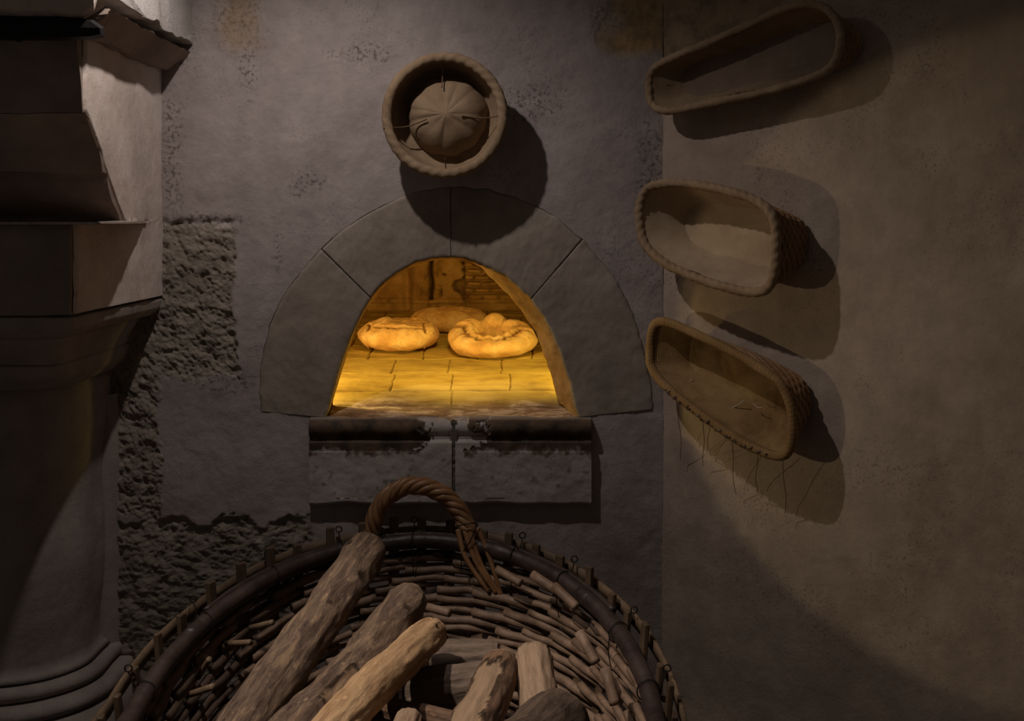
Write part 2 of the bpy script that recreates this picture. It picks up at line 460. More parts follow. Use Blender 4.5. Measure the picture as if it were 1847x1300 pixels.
# ------------------------------------------------------------------ right wall
C0 = Vector((0.299, 2.5, 0)); U = Vector((0.70711, -0.70711, 0)); NW = Vector((-0.70711, -0.70711, 0))
mb = MB(); rows = []; oa = []
for j in range(300):
    z = 2.05 * j / 299
    r = []
    for i in range(240):
        u = 1.38 * (i / 239) - 0.03
        px = CX + (C0.x + u * .7071) / (C0.y - u * .7071) * F
        y = C0.y - u * .7071
        py = HY - (z - H) * F / y
        o = sstep(-20, 20, min((1420 - px) , (150 - (px - 1195) * 0.45 - py)) + 30 * N((px * .02, py * .02, 9)))
        d = 0.006 * FB((u, z, 4.0), 2.5, 3) + 0.0018 * FB((u, z, 9), 14, 3)
        d *= sstep(0, 0.05, u) * 0.8 + 0.2
        d -= 0.004 * o * (1 + FB((u, z, 2), 30, 3))
        p = C0 + U * u + NW * d; r.append(Vector((p.x, p.y, z))); oa.append(o)
    rows.append(r)
mb.grid(rows, flip=False)
wr = mb.build('wall_right', M['rwall'], attrs={'ochre': oa})
tag(wr, 'tan plaster wall on the right where three long baskets hang', 'wall', kind='structure')

mb = MB()
rows = [[Vector((-1.5 + 3.2 * i / 40, 0.2 + 2.4 * j / 40, 0.003 * FB((i * .3, j * .3, 0)) - 0.004)) for i in range(41)] for j in range(41)]
mb.grid(rows)
tag(mb.build('floor', M['floor']), 'grey stone floor under the log basket', 'floor', kind='structure')

# ------------------------------------------------------------------ bread oven
FLY = [(2.5, 752), (2.56, 733), (2.62, 703), (2.74, 673), (2.88, 647), (3.02, 624), (3.16, 603), (3.30, 585), (3.44, 568), (3.6, 548)]
FL = [(Y, H - (py - HY) * Y / F) for Y, py in FLY]
def floor_z(Y):
    if Y <= FL[0][0]: return FL[0][1]
    for (a, za), (b, zb) in zip(FL, FL[1:]):
        if Y <= b: return za + (zb - za) * (Y - a) / (b - a)
    return FL[-1][1]

oven = empty('bread_oven', (wx(815), 2.56, H - 0.40), 'arched stone mouth of a bread oven glowing amber, three loaves within', 'oven')
SNAMES = 'arch_stone'
js = [0, 3, 6, 9, 12]
for k in range(4):
    a, b = js[k] * SUB, js[k + 1] * SUB
    ga = 0.22 if k else 0; gb = 0.22 if k < 3 else 0
    ts = [a + ga] + [t for t in range(a + 1, b)] + [b - gb]
    def at(c, t):
        i = int(math.floor(t)); i = min(i, len(c) - 2); return c[i].lerp(c[i + 1], t - i)
    cols = []
    for ci, t in enumerate([ts[0]] + ts + [ts[-1]]):
        edge = ci == 0 or ci == len(ts) + 1
        pi_, po = at(cI, t), at(cO, t)
        prow = []
        d0 = 0.0
        ch = 0.004
        NS = 34
        for s in range(NS + 1):
            f = s / NS
            p = pi_.lerp(po, f)
            n = 0.0025 * FB((p.x, p.z, k * 3.1), 14, 4) + 0.0010 * N((p.x * 160, p.z * 60, 1))
            y = 2.4985 - n + (0.0025 if s in (0, NS) else 0) + (0.006 if edge else 0)
            wob = 0.0
            if s == 0: wob = 0.004 * N((p.x * 40, p.z * 40, 8))
            prow.append(Vector((p.x, y, p.z + wob)))
        prow.append(Vector((po.x, 2.56, po.z)))
        prow.insert(0, Vector((pi_.x, 2.512 + (0.006 if edge else 0), pi_.z)))
        cols.append(prow)
    mb = MB(); mb.grid(cols, flip=False)
    o = mb.build(SNAMES, M['voussoir'], oven)
# mortar ring in the joints
mb = MB(); cols = []
for t in range(0, 12 * SUB + 1, 2):
    cols.append([Vector((q.x, 2.503, q.z)) for q in (cI[t].lerp(cO[t], 0.02), cI[t].lerp(cO[t], 1.0))])
mb.grid(cols); mb.build('joint_mortar', M['mortar'], oven)
# reveal
mb = MB(); cols = []
for t in range(0, 12 * SUB + 1):
    r = []
    for s in range(13):
        f = s / 12
        p = Vector((cI[t].x, 2.503, cI[t].z)).lerp(cR[t], f)
        n = 0.004 * FB(p, 20, 4) * min(1, f * 4)
        r.append(p + Vector((n, 0, n)))
    p = cR[t]; q = p + (p - cen).normalized() * 0.05; r.append(Vector((q.x, p.y + .004, q.z)))
    cols.append(r)
mb.grid(cols); mb.build('mouth_reveal', M['reveal'], oven)

# hearth tiles
rowY = [2.56, 2.62, 2.74, 2.88, 3.02, 3.16, 3.30, 3.44, 3.6]
def jx(px, Y): return (px - CX) * Y / F
jnt = [[], [815], [600, 709, 815, 920, 1030], [611, 711, 810, 905, 1010], [625, 669, 766, 862, 959], [640, 731, 826, 920], [652, 740, 860, 950], [690, 770, 850, 940], [700, 790, 880]]
mb = MB(); rows = []; ja = []; st = []
ny, nx = 520, 460
for j in range(ny + 1):
    Y = 2.492 + (3.62 - 2.492) * j / ny
    ri = sum(1 for q in rowY if Y > q)
    r = []
    for i in range(nx + 1):
        xa, xb = (-0.60, 0.46) if Y > 2.555 else (wx(592), wx(1040)); X = xa + (xb - xa) * i / nx
        z = floor_z(Y)
        wv = 0.004 * N((X * 12, Y * 3, 0))
        dy = min(abs(Y + wv - q) for q in rowY)
        Ym = max(Y, 2.5)
        Yc = ((rowY[ri - 1] if ri else 2.5) + (rowY[ri] if ri < len(rowY) else 3.6)) / 2
        dx = min([abs(X + 0.003 * N((X * 9, Y * 25, 4)) - jx(p, Yc)) for p in (jnt[ri] if ri < len(jnt) else [])] + [9])
        gw = 0.0016 * (1 + 0.8 * N((X * 20, Y * 20, 5)))
        jv = max(0.85 * (1 - sstep(0, 0.0052, dy)), 1 - sstep(0, gw + 0.001, dx)) if Y > 2.56 else (1 - sstep(0, .003, dx))
        dep = jv * 0.0045
        d = 0.003 * FB((X, Y, 1), 9, 4) - dep
        stv = 1 - sstep(2.555, 2.60, Y + 0.035 * N((X * 9, Y * 6, 3)))
        if Y < 2.50: z -= (2.50 - Y) * 0.5
        ja.append(min(1, jv * (0.6 + 0.5 * N((X * 30, Y * 30, 2))))); st.append(stv)
        r.append(Vector((X, Y, z + d)))
    rows.append(r)
mb.grid(rows); mb.build('hearth_tiles', M['tile'], oven, attrs={'joint': ja, 'stain': st})

# vault: side walls and crown from the mouth back to the rear wall
mb = MB(); rows = []; ja = []
for j in range(61):
    v = j / 60; Y = 2.566 + (3.56 - 2.566) * v
    r = []
    for i in range(121):
        th = pi * i / 120
        hw = 0.56 + 0.03 * sin(v * pi)
        base = floor_z(Y) - 0.01
        X = -0.118 - hw * (abs(cos(th)) ** 0.75) * (1 if cos(th) > 0 else -1)
        Z = base + (0.44 + 0.03 * sin(v * pi)) * (sin(th) ** 0.8 if th > 0 and th < pi else 0)
        n = 0.012 * FB((X, Y, Z), 9, 4)
        r.append(Vector((X + n, Y, Z + n))); ja.append(0)
    rows.append(r)
mb.grid(rows); mb.build('vault', M['vault'], oven, attrs={'joint': ja})
# front inner wall around the mouth (closes the chamber)
mb = MB(); cols = []
for t in range(0, 12 * SUB + 1, 3):
    p = cR[t]; d = (p - cen); d.y = 0; d = d.normalized()
    cols.append([Vector((p.x, 2.563, p.z)), Vector((p.x + d.x * .10, 2.566, p.z + d.z * .08)), Vector((p.x + d.x * .45, 2.568, p.z + d.z * .3))])
mb.grid(cols); mb.build('inner_front', M['vault'], oven, attrs={'joint': [0] * len(mb.v)})
for x0, x1 in ((-0.66, wx(592)), (wx(1030), 0.46)):
    mb = MB(); mb.grid([[Vector((x0 + (x1 - x0) * i / 6, 2.566, H - 0.45 + 0.22 * j / 6)) for i in range(7)] for j in range(7)])
    mb.build('inner_front', M['vault'], oven, attrs={'joint': [0] * len(mb.v)})
# rear wall: rough blocks left, brick courses right
mb = MB(); rows = []; ja = []
for j in range(181):
    Z = H - 0.30 + 0.36 * j / 180
    r = []
    for i in range(301):
        X = -0.66 + 1.10 * i / 300
        px = CX + X * F / 3.5; py = HY - (Z - H) * F / 3.5
        cr = abs(px - (778 + 7 * N((py * .03, 0, 1)))) ; jv = (1 - sstep(1.0, 4.5, cr)) * sstep(546, 540, py) if py < 546 else 0
        jv = (1 - sstep(1.5, 5.0, cr)) if py < 540 else 0
        d = 0.02 * FB((X, Z, 2), 8, 4)
        if px > 838 and py < 540:
            rowh = 11.5; k = math.floor((py + 3 * N((px * .02, 0, 2))) / rowh); fy = (py + 3 * N((px * .02, 0, 2))) / rowh - k
            fx = ((px + (k % 2) * 14) / 29.0) % 1.0
            e = min(min(fy, 1 - fy) * rowh, min(fx, 1 - fx) * 29)
            b = sstep(0.6, 3.2, e); d = 0.022 * b + 0.006 * FB((X, Z, 5), 20, 3)
        elif px <= 838:
            b = abs(px - 735 + 3 * N((py * .05, 3, 1)))
            d += 0.018 * sstep(0, 12, b)
            d += 0.02 * (1 - sstep(0, 30, abs(px - 755))) if px < 775 else 0
            if px > 788:
                w_ = sstep(.12, .45, FB((px * .035, py * .03, 8), 1, 4)) * sstep(788, 800, px); jv = max(jv, w_ * .65); d -= 0.012 * w_
        if 538 < py < 546: d += 0.015; 
        d -= jv * 0.03
        ja.append(jv * 0.9)
        r.append(Vector((X, 3.52 - d, Z)))
    rows.append(r)
mb.grid(rows); mb.build('rear_wall', M['vault'], oven, attrs={'joint': ja})

# sill, two stones and the joint
def sill_half(px0, px1, seedv):
    mb = MB(); rows = []; sv = []
    prof = [(2.53, 752), (2.500, 752), (2.488, 753), (2.478, 757), (2.472, 764), (2.471, 772), (2.475, 781), (2.481, 786), (2.482, 790)]
    pr = catmull([(0, y, wz(p)) for y, p in prof], 4)
    nlow = 80
    for i in range(1, nlow + 1):
        p = 790 + (902 - 790) * i / nlow; pr.append(Vector((0, 2.4815 - 0.006 * min(1, i / 4.0), wz(p))))
    pr += [Vector((0, 2.480, wz(907))), Vector((0, 2.49, wz(909))), Vector((0, 2.53, wz(910)))]
    n = 260
    for p in pr:
        if p.y < 2.5: p.y += 0.006
        r = []
        for i in range(-2, n + 3):
            f = max(0, min(1, i / n)); px = px0 + (px1 - px0) * f
            dy = 0
            if i == -2 or i == n + 2: dy = 0.05
            elif i == -1 or i == n + 1: dy = 0.012
            x = wx(px) + (0.004 if i == -1 and px0 < 600 else 0)
            z = p.z
            py = ppy(z)
            corner = 0
            nn = 0.0030 * FB((x, z, seedv), 9, 3) + 0.0010 * FB((x, z, 9), 40, 3)
            bot = 0.006 * N((x * 14, 0, 2)) if py > 895 else 0
            # worn: stain attribute follows soot that collects under the lip, chipped away by the centre
            cd = abs(px - 815 - 12 * N((py * .04, 1, 1)))
            band = sstep(748, 757, py) * (1 - sstep(806, 822, py + 14 * N((px * .035, py * .05, 4)) + 9 * FB((px * .12, py * .12, 4), 1, 4)))
            worn = sstep(44, 56, cd + 34 * N((px * .03, py * .03, 6)) + 30 * FB((px * .09, py * .09, 7), 1, 4))
            s = band * worn
            if 786 < py < 812 and worn > 0.5: nn -= 0.002
            if py < 786 and worn < 0.5: nn -= 0.006
            r.append(Vector((x, p.y - nn + dy, z + bot))); sv.append(s)
        rows.append(r)
    mb.grid(rows, flip=True)
    return mb, sv
for (a, b, sd) in ((560, 816, 1.0), (822, 1066, 5.0)):
    mb, sv = sill_half(a, b, sd); mb.build('sill_stone', M['sill'], oven, attrs={'stain': sv})
mb = MB(); mb.grid([[Vector((wx(813 + 12 * i + 2 * N((j * .3, 0, i))), 2.484 + 0.006 * FB((i, j * .5, 1)), wz(756 + 146 * j / 40))) for i in range(2)] for j in range(41)])
mb.build('sill_joint', M['mortar'], oven)

# ------------------------------------------------------------------ loaves
def loaf(name, label, cx, cy, rx, ry, h, hfun, cfun, rot=0.0):
    mb = MB(); rows = []; ca = []
    nu, nv = 260, 130
    zb = floor_z(cy)
    slope = (floor_z(cy + .05) - floor_z(cy - .05)) / 0.1
    for j in range(nv + 1):
        v = j / nv; ph = pi * v       # 0 bottom .. pi top
        r = []
        for i in range(nu):
            th = 2 * pi * i / nu
            rr = sin(ph) ** 0.75 if 0 < v < 1 else 0.0
            zz = (1 - cos(ph)) / 2
            zz = zz ** 1.1 * h
            wob = 1 + 0.04 * N((cos(th) * 1.5, sin(th) * 1.5, cx * 9)) + 0.05 * N((cos(th) * 3, sin(th) * 3, zz * 20))
            x, y = rr * cos(th) * wob, rr * sin(th) * wob
            z = zz
            if v > 0.45: z += hfun(x, y) * sstep(0.45, 0.8, v)
            n = 0.0035 * FB((x * 2, y * 2, zz * 12 + cx * 7), 1.6, 4)
            ck = cfun(x, y, zz / h) if v > 0.3 else 0
            z -= 0.009 * ck
            X = x * rx * cos(rot) - y * ry * sin(rot); Y = x * rx * sin(rot) + y * ry * cos(rot)
            r.append(Vector((cx + X * (1 - .03 * ck), cy + Y * (1 - .03 * ck), zb + 0.001 + z + n * min(1, zz / 0.01) + Y * slope))); ca.append(min(1, ck))
        rows.append(r)
    mb.grid(rows, wrap_u=True)
    o = mb.build(name, M['bread'], attrs={'crack': ca}, loc=(cx, cy, zb))
    tag(o, label, 'bread', 'country loaves in the oven'); return o
def crackline(x, y, pts, w=0.03):
    best = 9
    for (x0, y0), (x1, y1) in zip(pts, pts[1:]):
        dx, dy = x1 - x0, y1 - y0; t = max(0, min(1, ((x - x0) * dx + (y - y0) * dy) / (dx * dx + dy * dy)))
        best = min(best, sqrt((x - x0 - t * dx) ** 2 + (y - y0 - t * dy) ** 2))
    best += 0.02 * N((x * 14, y * 14, 3))
    return 1 - sstep(0, w, best)
def lh(x, y):
    a = math.exp(-(((x - 0.15) / .35) ** 2 + ((y) / .3) ** 2)) * -0.010
    return a + 0.006 * math.exp(-(((x + .3) / .2) ** 2 + ((y - .1) / .3) ** 2)) + 0.005 * math.exp(-(((x - .45) / .2) ** 2 + ((y - .3) / .25) ** 2))
def lc(x, y, z):
    return max(crackline(x, y, [(-.50, -.45), (-.2, -.66), (.2, -.66), (.64, -.50)], .085), crackline(x, y, [(-.1, -.15), (.1, .12), (.35, -.08)], .06) if z > .7 else 0,
               crackline(x, y, [(-.8, .1), (-.66, -.15), (-.7, -.5)], .06), .7 * crackline(x, y, [(.62, .1), (.6, -.3), (.68, -.6)], .05), .5 * crackline(x, y, [(-.05, .12), (.1, .3), (.2, .5)], .02))
loaf('bread_loaf', 'round cracked loaf with a flattened top, at the left of the oven', (719 - CX) * 2.99 / F, 2.99, 0.098, 0.082, 0.068, lh, lc)
def rh(x, y): return 0.004 * N((x * 3, y * 3, 2))
def rc(x, y, z):
    return max(crackline(x, y, [(-.8, -.35), (0, -.55), (.8, -.3)], .07) if z > .3 else 0, 0.5 * crackline(x, y, [(-.75, .3), (.75, .3)], .03))
loaf('bread_loaf', 'long split loaf lying behind the two round loaves in the oven', (812 - CX) * 3.20 / F, 3.20, 0.100, 0.055, 0.060, rh, rc, 0.05)
# ring loaf
mb = MB(); rows = []; ca = []
cx, cy = (887 - CX) * 2.94 / F, 2.94; zb = floor_z(cy); slope = (floor_z(cy + .05) - floor_z(cy - .05)) / 0.1
for i in range(150):
    th = 2 * pi * i / 150
    bk = 0.5 + 0.5 * sin(th)            # 1 at the back
    Rr = 0.066 + 0.004 * sin(3 * th + 1); rt = 0.041 + 0.004 * N((cos(th) * 2, sin(th) * 2, 1))
    hh = 0.044 + 0.030 * bk + 0.010 * math.exp(-((th - 1.45) / .35) ** 2) - 0.009 * math.exp(-((th - 2.0) / .2) ** 2) - 0.007 * math.exp(-((th - 1.05) / .15) ** 2) + 0.006 * N((cos(th) * 4, sin(th) * 4, 3))
    r = []
    for j in range(56):
        ph = 2 * pi * j / 56
        q = Rr + rt * cos(ph) * (1.0 if cos(ph) > 0 else 0.86)
        z = hh * (0.5 + 0.5 * sin(ph)) ** 0.9
        ck = 0
        if sin(ph) > 0 and 2.9 < th < 6.2:
            ck = 1 - sstep(0.02, 0.26, abs(ph - 1.50 - 0.35 * N((th * 5, 0, 2)) - .2 * N((th * 19, 0, 2))))
            z += 0.007 * (1 - sstep(0, 0.3, abs(ph - 1.95)))
        if sin(ph) > 0 and 2.6 < th < 3.6: ck = max(ck, (1 - sstep(0, .12, abs(th - 3.0 - .2 * (ph - 1.5)))) * .9)
        n = 0.004 * FB((q * cos(th) * 30, q * sin(th) * 30, z * 20), 1.0, 4)
        z -= ck * 0.005
        X = q * cos(th) * 0.98 ; Y = q * sin(th) * 0.84
        r.append(Vector((cx + X, cy + Y, zb + 0.001 + z + n * min(1, z / .01) + Y * slope))); ca.append(ck * .85)
    rows.append(r)
mb.grid(rows, wrap_u=True, wrap_v=True)
tag(mb.build('bread_loaf', M['bread'], attrs={'crack': ca}, loc=(cx, cy, zb)), 'ring-shaped loaf with a hole and a torn crust, right of the oven', 'bread', 'country loaves in the oven')

# ------------------------------------------------------------------ fireplace on the left
fp = empty('stone_fireplace', (-0.95, 2.25, 0), 'stone fireplace side with hood, shelf and moulded column at the far left', 'fireplace')
def slab(name, mat, x0, x1, prof, bevel=0.004, amp=0.003, nx=40, sub=0.02, zs=None, slope=1.8):
    """extrude a closed (Y,z) profile along X, subdivided and roughened"""
    mb = MB()
    pts = []
    n = len(prof)
    for k in range(n):
        a, b = Vector((0, prof[k][0], H + prof[k][1])), Vector((0, prof[(k + 1) % n][0], H + prof[(k + 1) % n][1]))
        m = max(1, int((b - a).length / sub))
        for i in range(m): pts.append(a.lerp(b, i / m))
    rows = []
    for i in range(nx + 1):
        x = x0 + (x1 - x0) * i / nx; fe = sstep(.8, 1, i / nx)
        rows.append([Vector((x - (slope * fe * max(0, H + zs - p.z) if zs is not None else 0) + amp * 1.0 * N((p.y * 16, p.z * 16, 1)), p.y + amp * FB((x, p.y, p.z), 12, 3), p.z + amp * FB((x, p.y, p.z + 7), 12, 3))) for p in pts])
    b = mb.grid(rows, wrap_u=True)
    m = len(pts)
    mb.cap([b + nx * m + k for k in range(m)]); mb.cap([b + k for k in range(m)], flip=True)
    o = mb.build(name, mat, fp, smooth=False, bevel=0)
    return o
slab('upper_block', M['shaded_brown_stone'], -1.45, -0.700, [(2.53, .298), (2.030, .298), (2.055, .178), (2.53, .178)])
corb = catmull([(0, 2.060, .177), (0, 2.085, .165), (0, 2.115, .14), (0, 2.135, .11), (0, 2.150, .085)], 4)
corb2 = catmull([(0, 2.175, .078), (0, 2.18, .06), (0, 2.20, .035), (0, 2.235, .012), (0, 2.245, .0)], 4)
slab('corbel_moulding', M['shaded_brown_stone'], -1.45, -0.697, [(p.y, p.z) for p in corb] + [(2.172, .084)] + [(p.y, p.z) for p in corb2] + [(2.53, 0.0), (2.53, .177)], sub=0.03)
slab('pier_block', M['shaded_brown_stone'], -1.45, -0.700, [(2.0, -.004), (2.0, -.148), (2.53, -.148), (2.53, -.004)])
# pale render on the side return, its colour carries some of the light
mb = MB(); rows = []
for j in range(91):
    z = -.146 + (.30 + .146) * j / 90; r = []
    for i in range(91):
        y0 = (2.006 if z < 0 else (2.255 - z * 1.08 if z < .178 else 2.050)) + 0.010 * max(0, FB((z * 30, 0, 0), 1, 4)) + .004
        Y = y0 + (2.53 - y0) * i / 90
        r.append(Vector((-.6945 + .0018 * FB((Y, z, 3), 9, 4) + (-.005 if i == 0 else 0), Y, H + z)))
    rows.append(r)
mb.grid(rows, flip=True); mb.build('lit_side_render', M['lit_side_render'], fp)
# abacus with a curved broken plan at eye level
plan = catmull([(-0.695, 2.395, 0), (-0.672, 2.28, 0), (-0.648, 2.17, 0), (-0.632, 2.08, 0), (-0.630, 2.02, 0), (-0.645, 1.985, 0)], 8) + [Vector((-1.45, 1.985, 0)), Vector((-1.45, 2.53, 0)), Vector((-0.72, 2.53, 0)), Vector((-0.705, 2.42, 0))]
plan = resample(plan, 200, closed=True)
mb = MB(); rr = []
for z in (-.0045, -.0035, -.001, .0):
    ins = 0.002 if z in (-.0045, .0) else 0
    rr.append([Vector((p.x - ins + 0.004 * N((p.y * 40, 0, 1)), p.y, H + z)) for p in plan])
b = mb.grid(rr, wrap_u=True); n = len(plan)
mb.cap([b + k for k in range(n)]); mb.cap([b + 3 * n + k for k in range(n)], flip=True)
mb.build('abacus', M['shaded_brown_stone'], fp, smooth=False)

# column capital, shaft and base: rounded plan lofted in height
def plan_curve(xs, yf, r, nb=14):
    pts = [Vector((xs, 2.54, 0))]
    for i in range(12): pts.append(Vector((xs, 2.54 + (yf + r - 2.54) * (i + 1) / 12, 0)))
    for i in range(1, nb + 1):
        a = pi / 2 * i / nb; pts.append(Vector((xs - r + r * cos(a), yf + r - r * sin(a), 0)))
    for i in range(1, 21): pts.append(Vector((xs - r + (-1.45 - xs + r) * i / 20, yf, 0)))
    return pts
def loft(name, mat, secs, amp=0.003, seed=0, smooth=True):
    """secs: (z, xs, yf, r)"""
    mb = MB(); rows = []
    for z, xs, yf, r in secs:
        rows.append([Vector((p.x + amp * FB((p.x, p.y, z + seed), 7, 3), p.y + amp * FB((p.x, p.y, z + 3 + seed), 7, 3), H + z)) for p in plan_curve(xs, yf, r)])
    b = mb.grid(rows, flip=True); n = len(rows[0])
    mb.cap([b + k for k in range(n)]); mb.cap([b + (len(rows) - 1) * n + k for k in range(n)], flip=True)
    return mb.build(name, mat, fp, smooth=smooth)
def interp(keys, n):
    out = []
    for a, b in zip(keys, keys[1:]):
        for i in range(n): out.append(tuple(a[k] + (b[k] - a[k]) * i / n for k in range(4)))
    out.append(keys[-1]); return out
loft('capital_band', M['column'], interp([(-.150, -.705, 2.01, .012), (-.153, -.698, 2.003, .014), (-.172, -.700, 2.01, .02), (-.185, -.718, 2.035, .03), (-.189, -.735, 2.05, .03)], 4), smooth=True)
loft('capital_band', M['column'], interp([(-.189, -.738, 2.055, .03), (-.192, -.737, 2.055, .03), (-.225, -.757, 2.10, .04), (-.241, -.762, 2.12, .04)], 4), seed=2)
loft('capital_band', M['column'], interp([(-.241, -.762, 2.125, .04), (-.244, -.760, 2.12, .045), (-.27, -.768, 2.15, .06), (-.292, -.790, 2.20, .08), (-.296, -.80, 2.215, .08)], 4), seed=4)
sh = [(-.296 - i * 0.52 / 40, -.803 + 0.004 * sin(i * .3), 2.26, .15) for i in range(41)]
sh += [(-.820, -.800, 2.255, .15), (-.828, -.793, 2.245, .155)]
loft('column_shaft', M['column'], sh, amp=0.004, seed=8)
def ring(zc, rr, off):
    s = []
    for i in range(13):
        a = -pi / 2 + pi * i / 12
        s.append((zc - rr * sin(a), -.800 + off + rr * cos(a), 2.255 - off - rr * cos(a), .155 + off))
    return s
loft('base_ring', M['column'], ring(-.846, .014, .012), amp=0.002, seed=10)
loft('base_ring', M['column'], ring(-.876, .016, .034), amp=0.002, seed=12)
loft('column_plinth', M['column'], [(-.892, -.752, 2.205, .19), (-.93, -.74, 2.19, .19), (-1.0, -.72, 2.17, .19), (-1.299, -.72, 2.17, .19)], amp=0.003)
# flat strip beside the shaft
mb = MB(); 
mb.grid([[Vector((-.83 + (.052) * i / 4 + (0.002 * N((j * .2, i, 0)) if i == 4 else 0), 2.482 - 0.004 * sin(pi * i / 4 * 2) + (0.03 if i == 4 else 0) , H - .34 - .54 * j / 60)) for i in range(5)] for j in range(61)], flip=True)
mb.build('side_strip', M['column'], fp)
# shelf and hood
slab('mantel_shelf', M['shaded_brown_stone'], -1.45, -0.637, [(2.53, .335), (1.995, .335), (1.985, .325), (1.985, .306), (1.995, .298), (2.53, .298)], amp=0.005, zs=.322, sub=0.006)
slab('shelf_nose', M['pale_stone'], -1.45, -0.640, [(1.984, .338), (1.94, .356), (1.925, .345), (1.935, .325), (1.984, .312)], amp=0.006, sub=0.01, zs=.335)
slab('hood_neck', M['column'], -1.45, -0.668, [(2.53, .352), (1.99, .352), (1.99, .335), (2.53, .335)])
slab('hood', M['hood'], -1.45, -0.630, [(2.53, .80), (1.99, .80), (1.96, .352), (2.53, .352)], amp=0.010, sub=0.015)
mb = MB()
pp = [(-1.45, 0), (-0.70, 0), (-.655, .006), (-.638, .018)]
rows = []
for x, t in pp:
    rows.append([Vector((x, 1.975, H + .322 - t)), Vector((x, 1.955, H + .318 - t)), Vector((x, 1.950, H + .300 )), Vector((x, 1.957, H + .286 + t * .3)), Vector((x, 1.978, H + .284 + t * .3))])
b = mb.grid(rows, wrap_u=True); mb.cap([b + 15 + k for k in range(5)]); mb.cap([b + k for k in range(5)], flip=True)
ib = mb.build('iron_bar', M['iron'], fp, smooth=False)
mb = MB(); kc = P(34, 69, 1.965)
rows = [[kc + Vector((.007 * sin(pi * j / 8) * cos(a), .007 * sin(pi * j / 8) * sin(a), .006 * cos(pi * j / 8))) for a in [2 * pi * i / 14 for i in range(14)]] for j in range(9)]
mb.grid(rows, wrap_u=True); mb.build('bolt', M['iron'], ib)

# ------------------------------------------------------------------ round basket on the back wall
rc0 = Vector((wx(803), 2.5, wz(208)))
# centre shifted so that the rim, which stands off the wall, lands where it hangs
rimY = 2.412
RC = P(802, 208, rimY); RC.y = 2.485
rb = empty('round_proving_basket', (RC.x, RC.y, RC.z), 'round cloth-lined proving basket with a raised centre, hung above the oven mouth', 'basket')
def ring_pts(prof, n=160, fn=None):
    rows = []
    for (r, y) in prof:
        row = []
        for i in range(n):
            a = 2 * pi * i / n
            q, yy = (r, y) if fn is None else fn(r, y, a)
            row.append(Vector((RC.x + q * cos(a), yy, RC.z + q * sin(a))))
        rows.append(row)
    return rows
px2 = rimY / F
RO = 112 * px2
def fwall(r, y, a): return r * (1 + 0.010 * N((cos(a) * 2, sin(a) * 2, y * 12))), y + 0.002 * N((cos(a) * 5, sin(a) * 5, r * 20))
# rigid outer side, inner lining, floor
mb = MB(); mb.grid(ring_pts([(RO * .80, 2.487), (RO * .86, 2.482), (RO * .93, 2.45), (RO * .97, 2.42), (RO * .97, 2.415)], fn=fwall), wrap_u=True)
mb.build('basket_side', M['linen_dark'], rb)
mb = MB(); mb.grid(ring_pts([(RO * .93, 2.414), (RO * .90, 2.425), (RO * .84, 2.445), (RO * .78, 2.468), (RO * .72, 2.474), (RO * .5, 2.476), (RO * .3, 2.476), (0.001, 2.476)], fn=fwall), wrap_u=True, flip=True)
mb.build('lining', M['linen'], rb)
mb = MB(); path = []
n = 220
rows = []
for i in range(n):
    a = 2 * pi * i / n; row = []
    r0 = RO * .935 * (1 + 0.010 * N((cos(a) * 2, sin(a) * 2, 3)))
    tw = a * 34
    for k in range(20):
        b = 2 * pi * k / 20
        rr = RO * .080 * (1 + 0.055 * sin(tw + 2 * b) + .08 * N((cos(a) * 9, sin(a) * 9, k)) )
        q = r0 + rr * cos(b); row.append(Vector((RC.x + q * cos(a), 2.412 + rr * sin(b) * .9, RC.z + q * sin(a))))
    rows.append(row)
mb.grid(rows, wrap_u=True, wrap_v=True, flip=True); mb.build('rim_roll', M['linen'], rb)
# centre boss, pleated cloth cone
mb = MB(); rows = []
BR = 72 * 2.43 / F
for j in range(31):
    v = j / 30; row = []
    for i in range(180):
        a = 2 * pi * i / 180
        pl = 0.75 * abs(sin(a * 5.5 + 2.5 * N((cos(a), sin(a), 1)))) + 1.0 * N((cos(a) * 2, sin(a) * 2, v * 2))
        r = BR * (sin(v * pi / 2) ** 0.9) * (1 + 0.05 * pl * v)
        y = 2.475 - 0.052 * (cos(v * pi / 2) ** 1.0) * (1 + 0.06 * pl * sin(v * pi)) - 0.006 * math.exp(-(v * 8) ** 2)
        row.append(Vector((RC.x + 0.002 + r * cos(a), y, RC.z + .004 + r * sin(a))))
    rows.append(row)
mb.grid(rows, wrap_u=True, flip=False); mb.build('centre_boss', M['linen'], rb)
# cords tied from the boss to the rim
for (x0, y0, x1, y1) in ((692, 231, 770, 215), (912, 206, 832, 209), (797, 100, 797, 158), (803, 322, 803, 285)):
    a = P(x0, y0, 2.405); b2 = P(x1, y1, 2.422); mid = (a + b2) / 2 + Vector((0, .022, -.004))
    mb = MB(); mb.tube(catmull([a, mid, b2], 8), 0.0013, 6); mb.build('cord', M['thread'], rb)

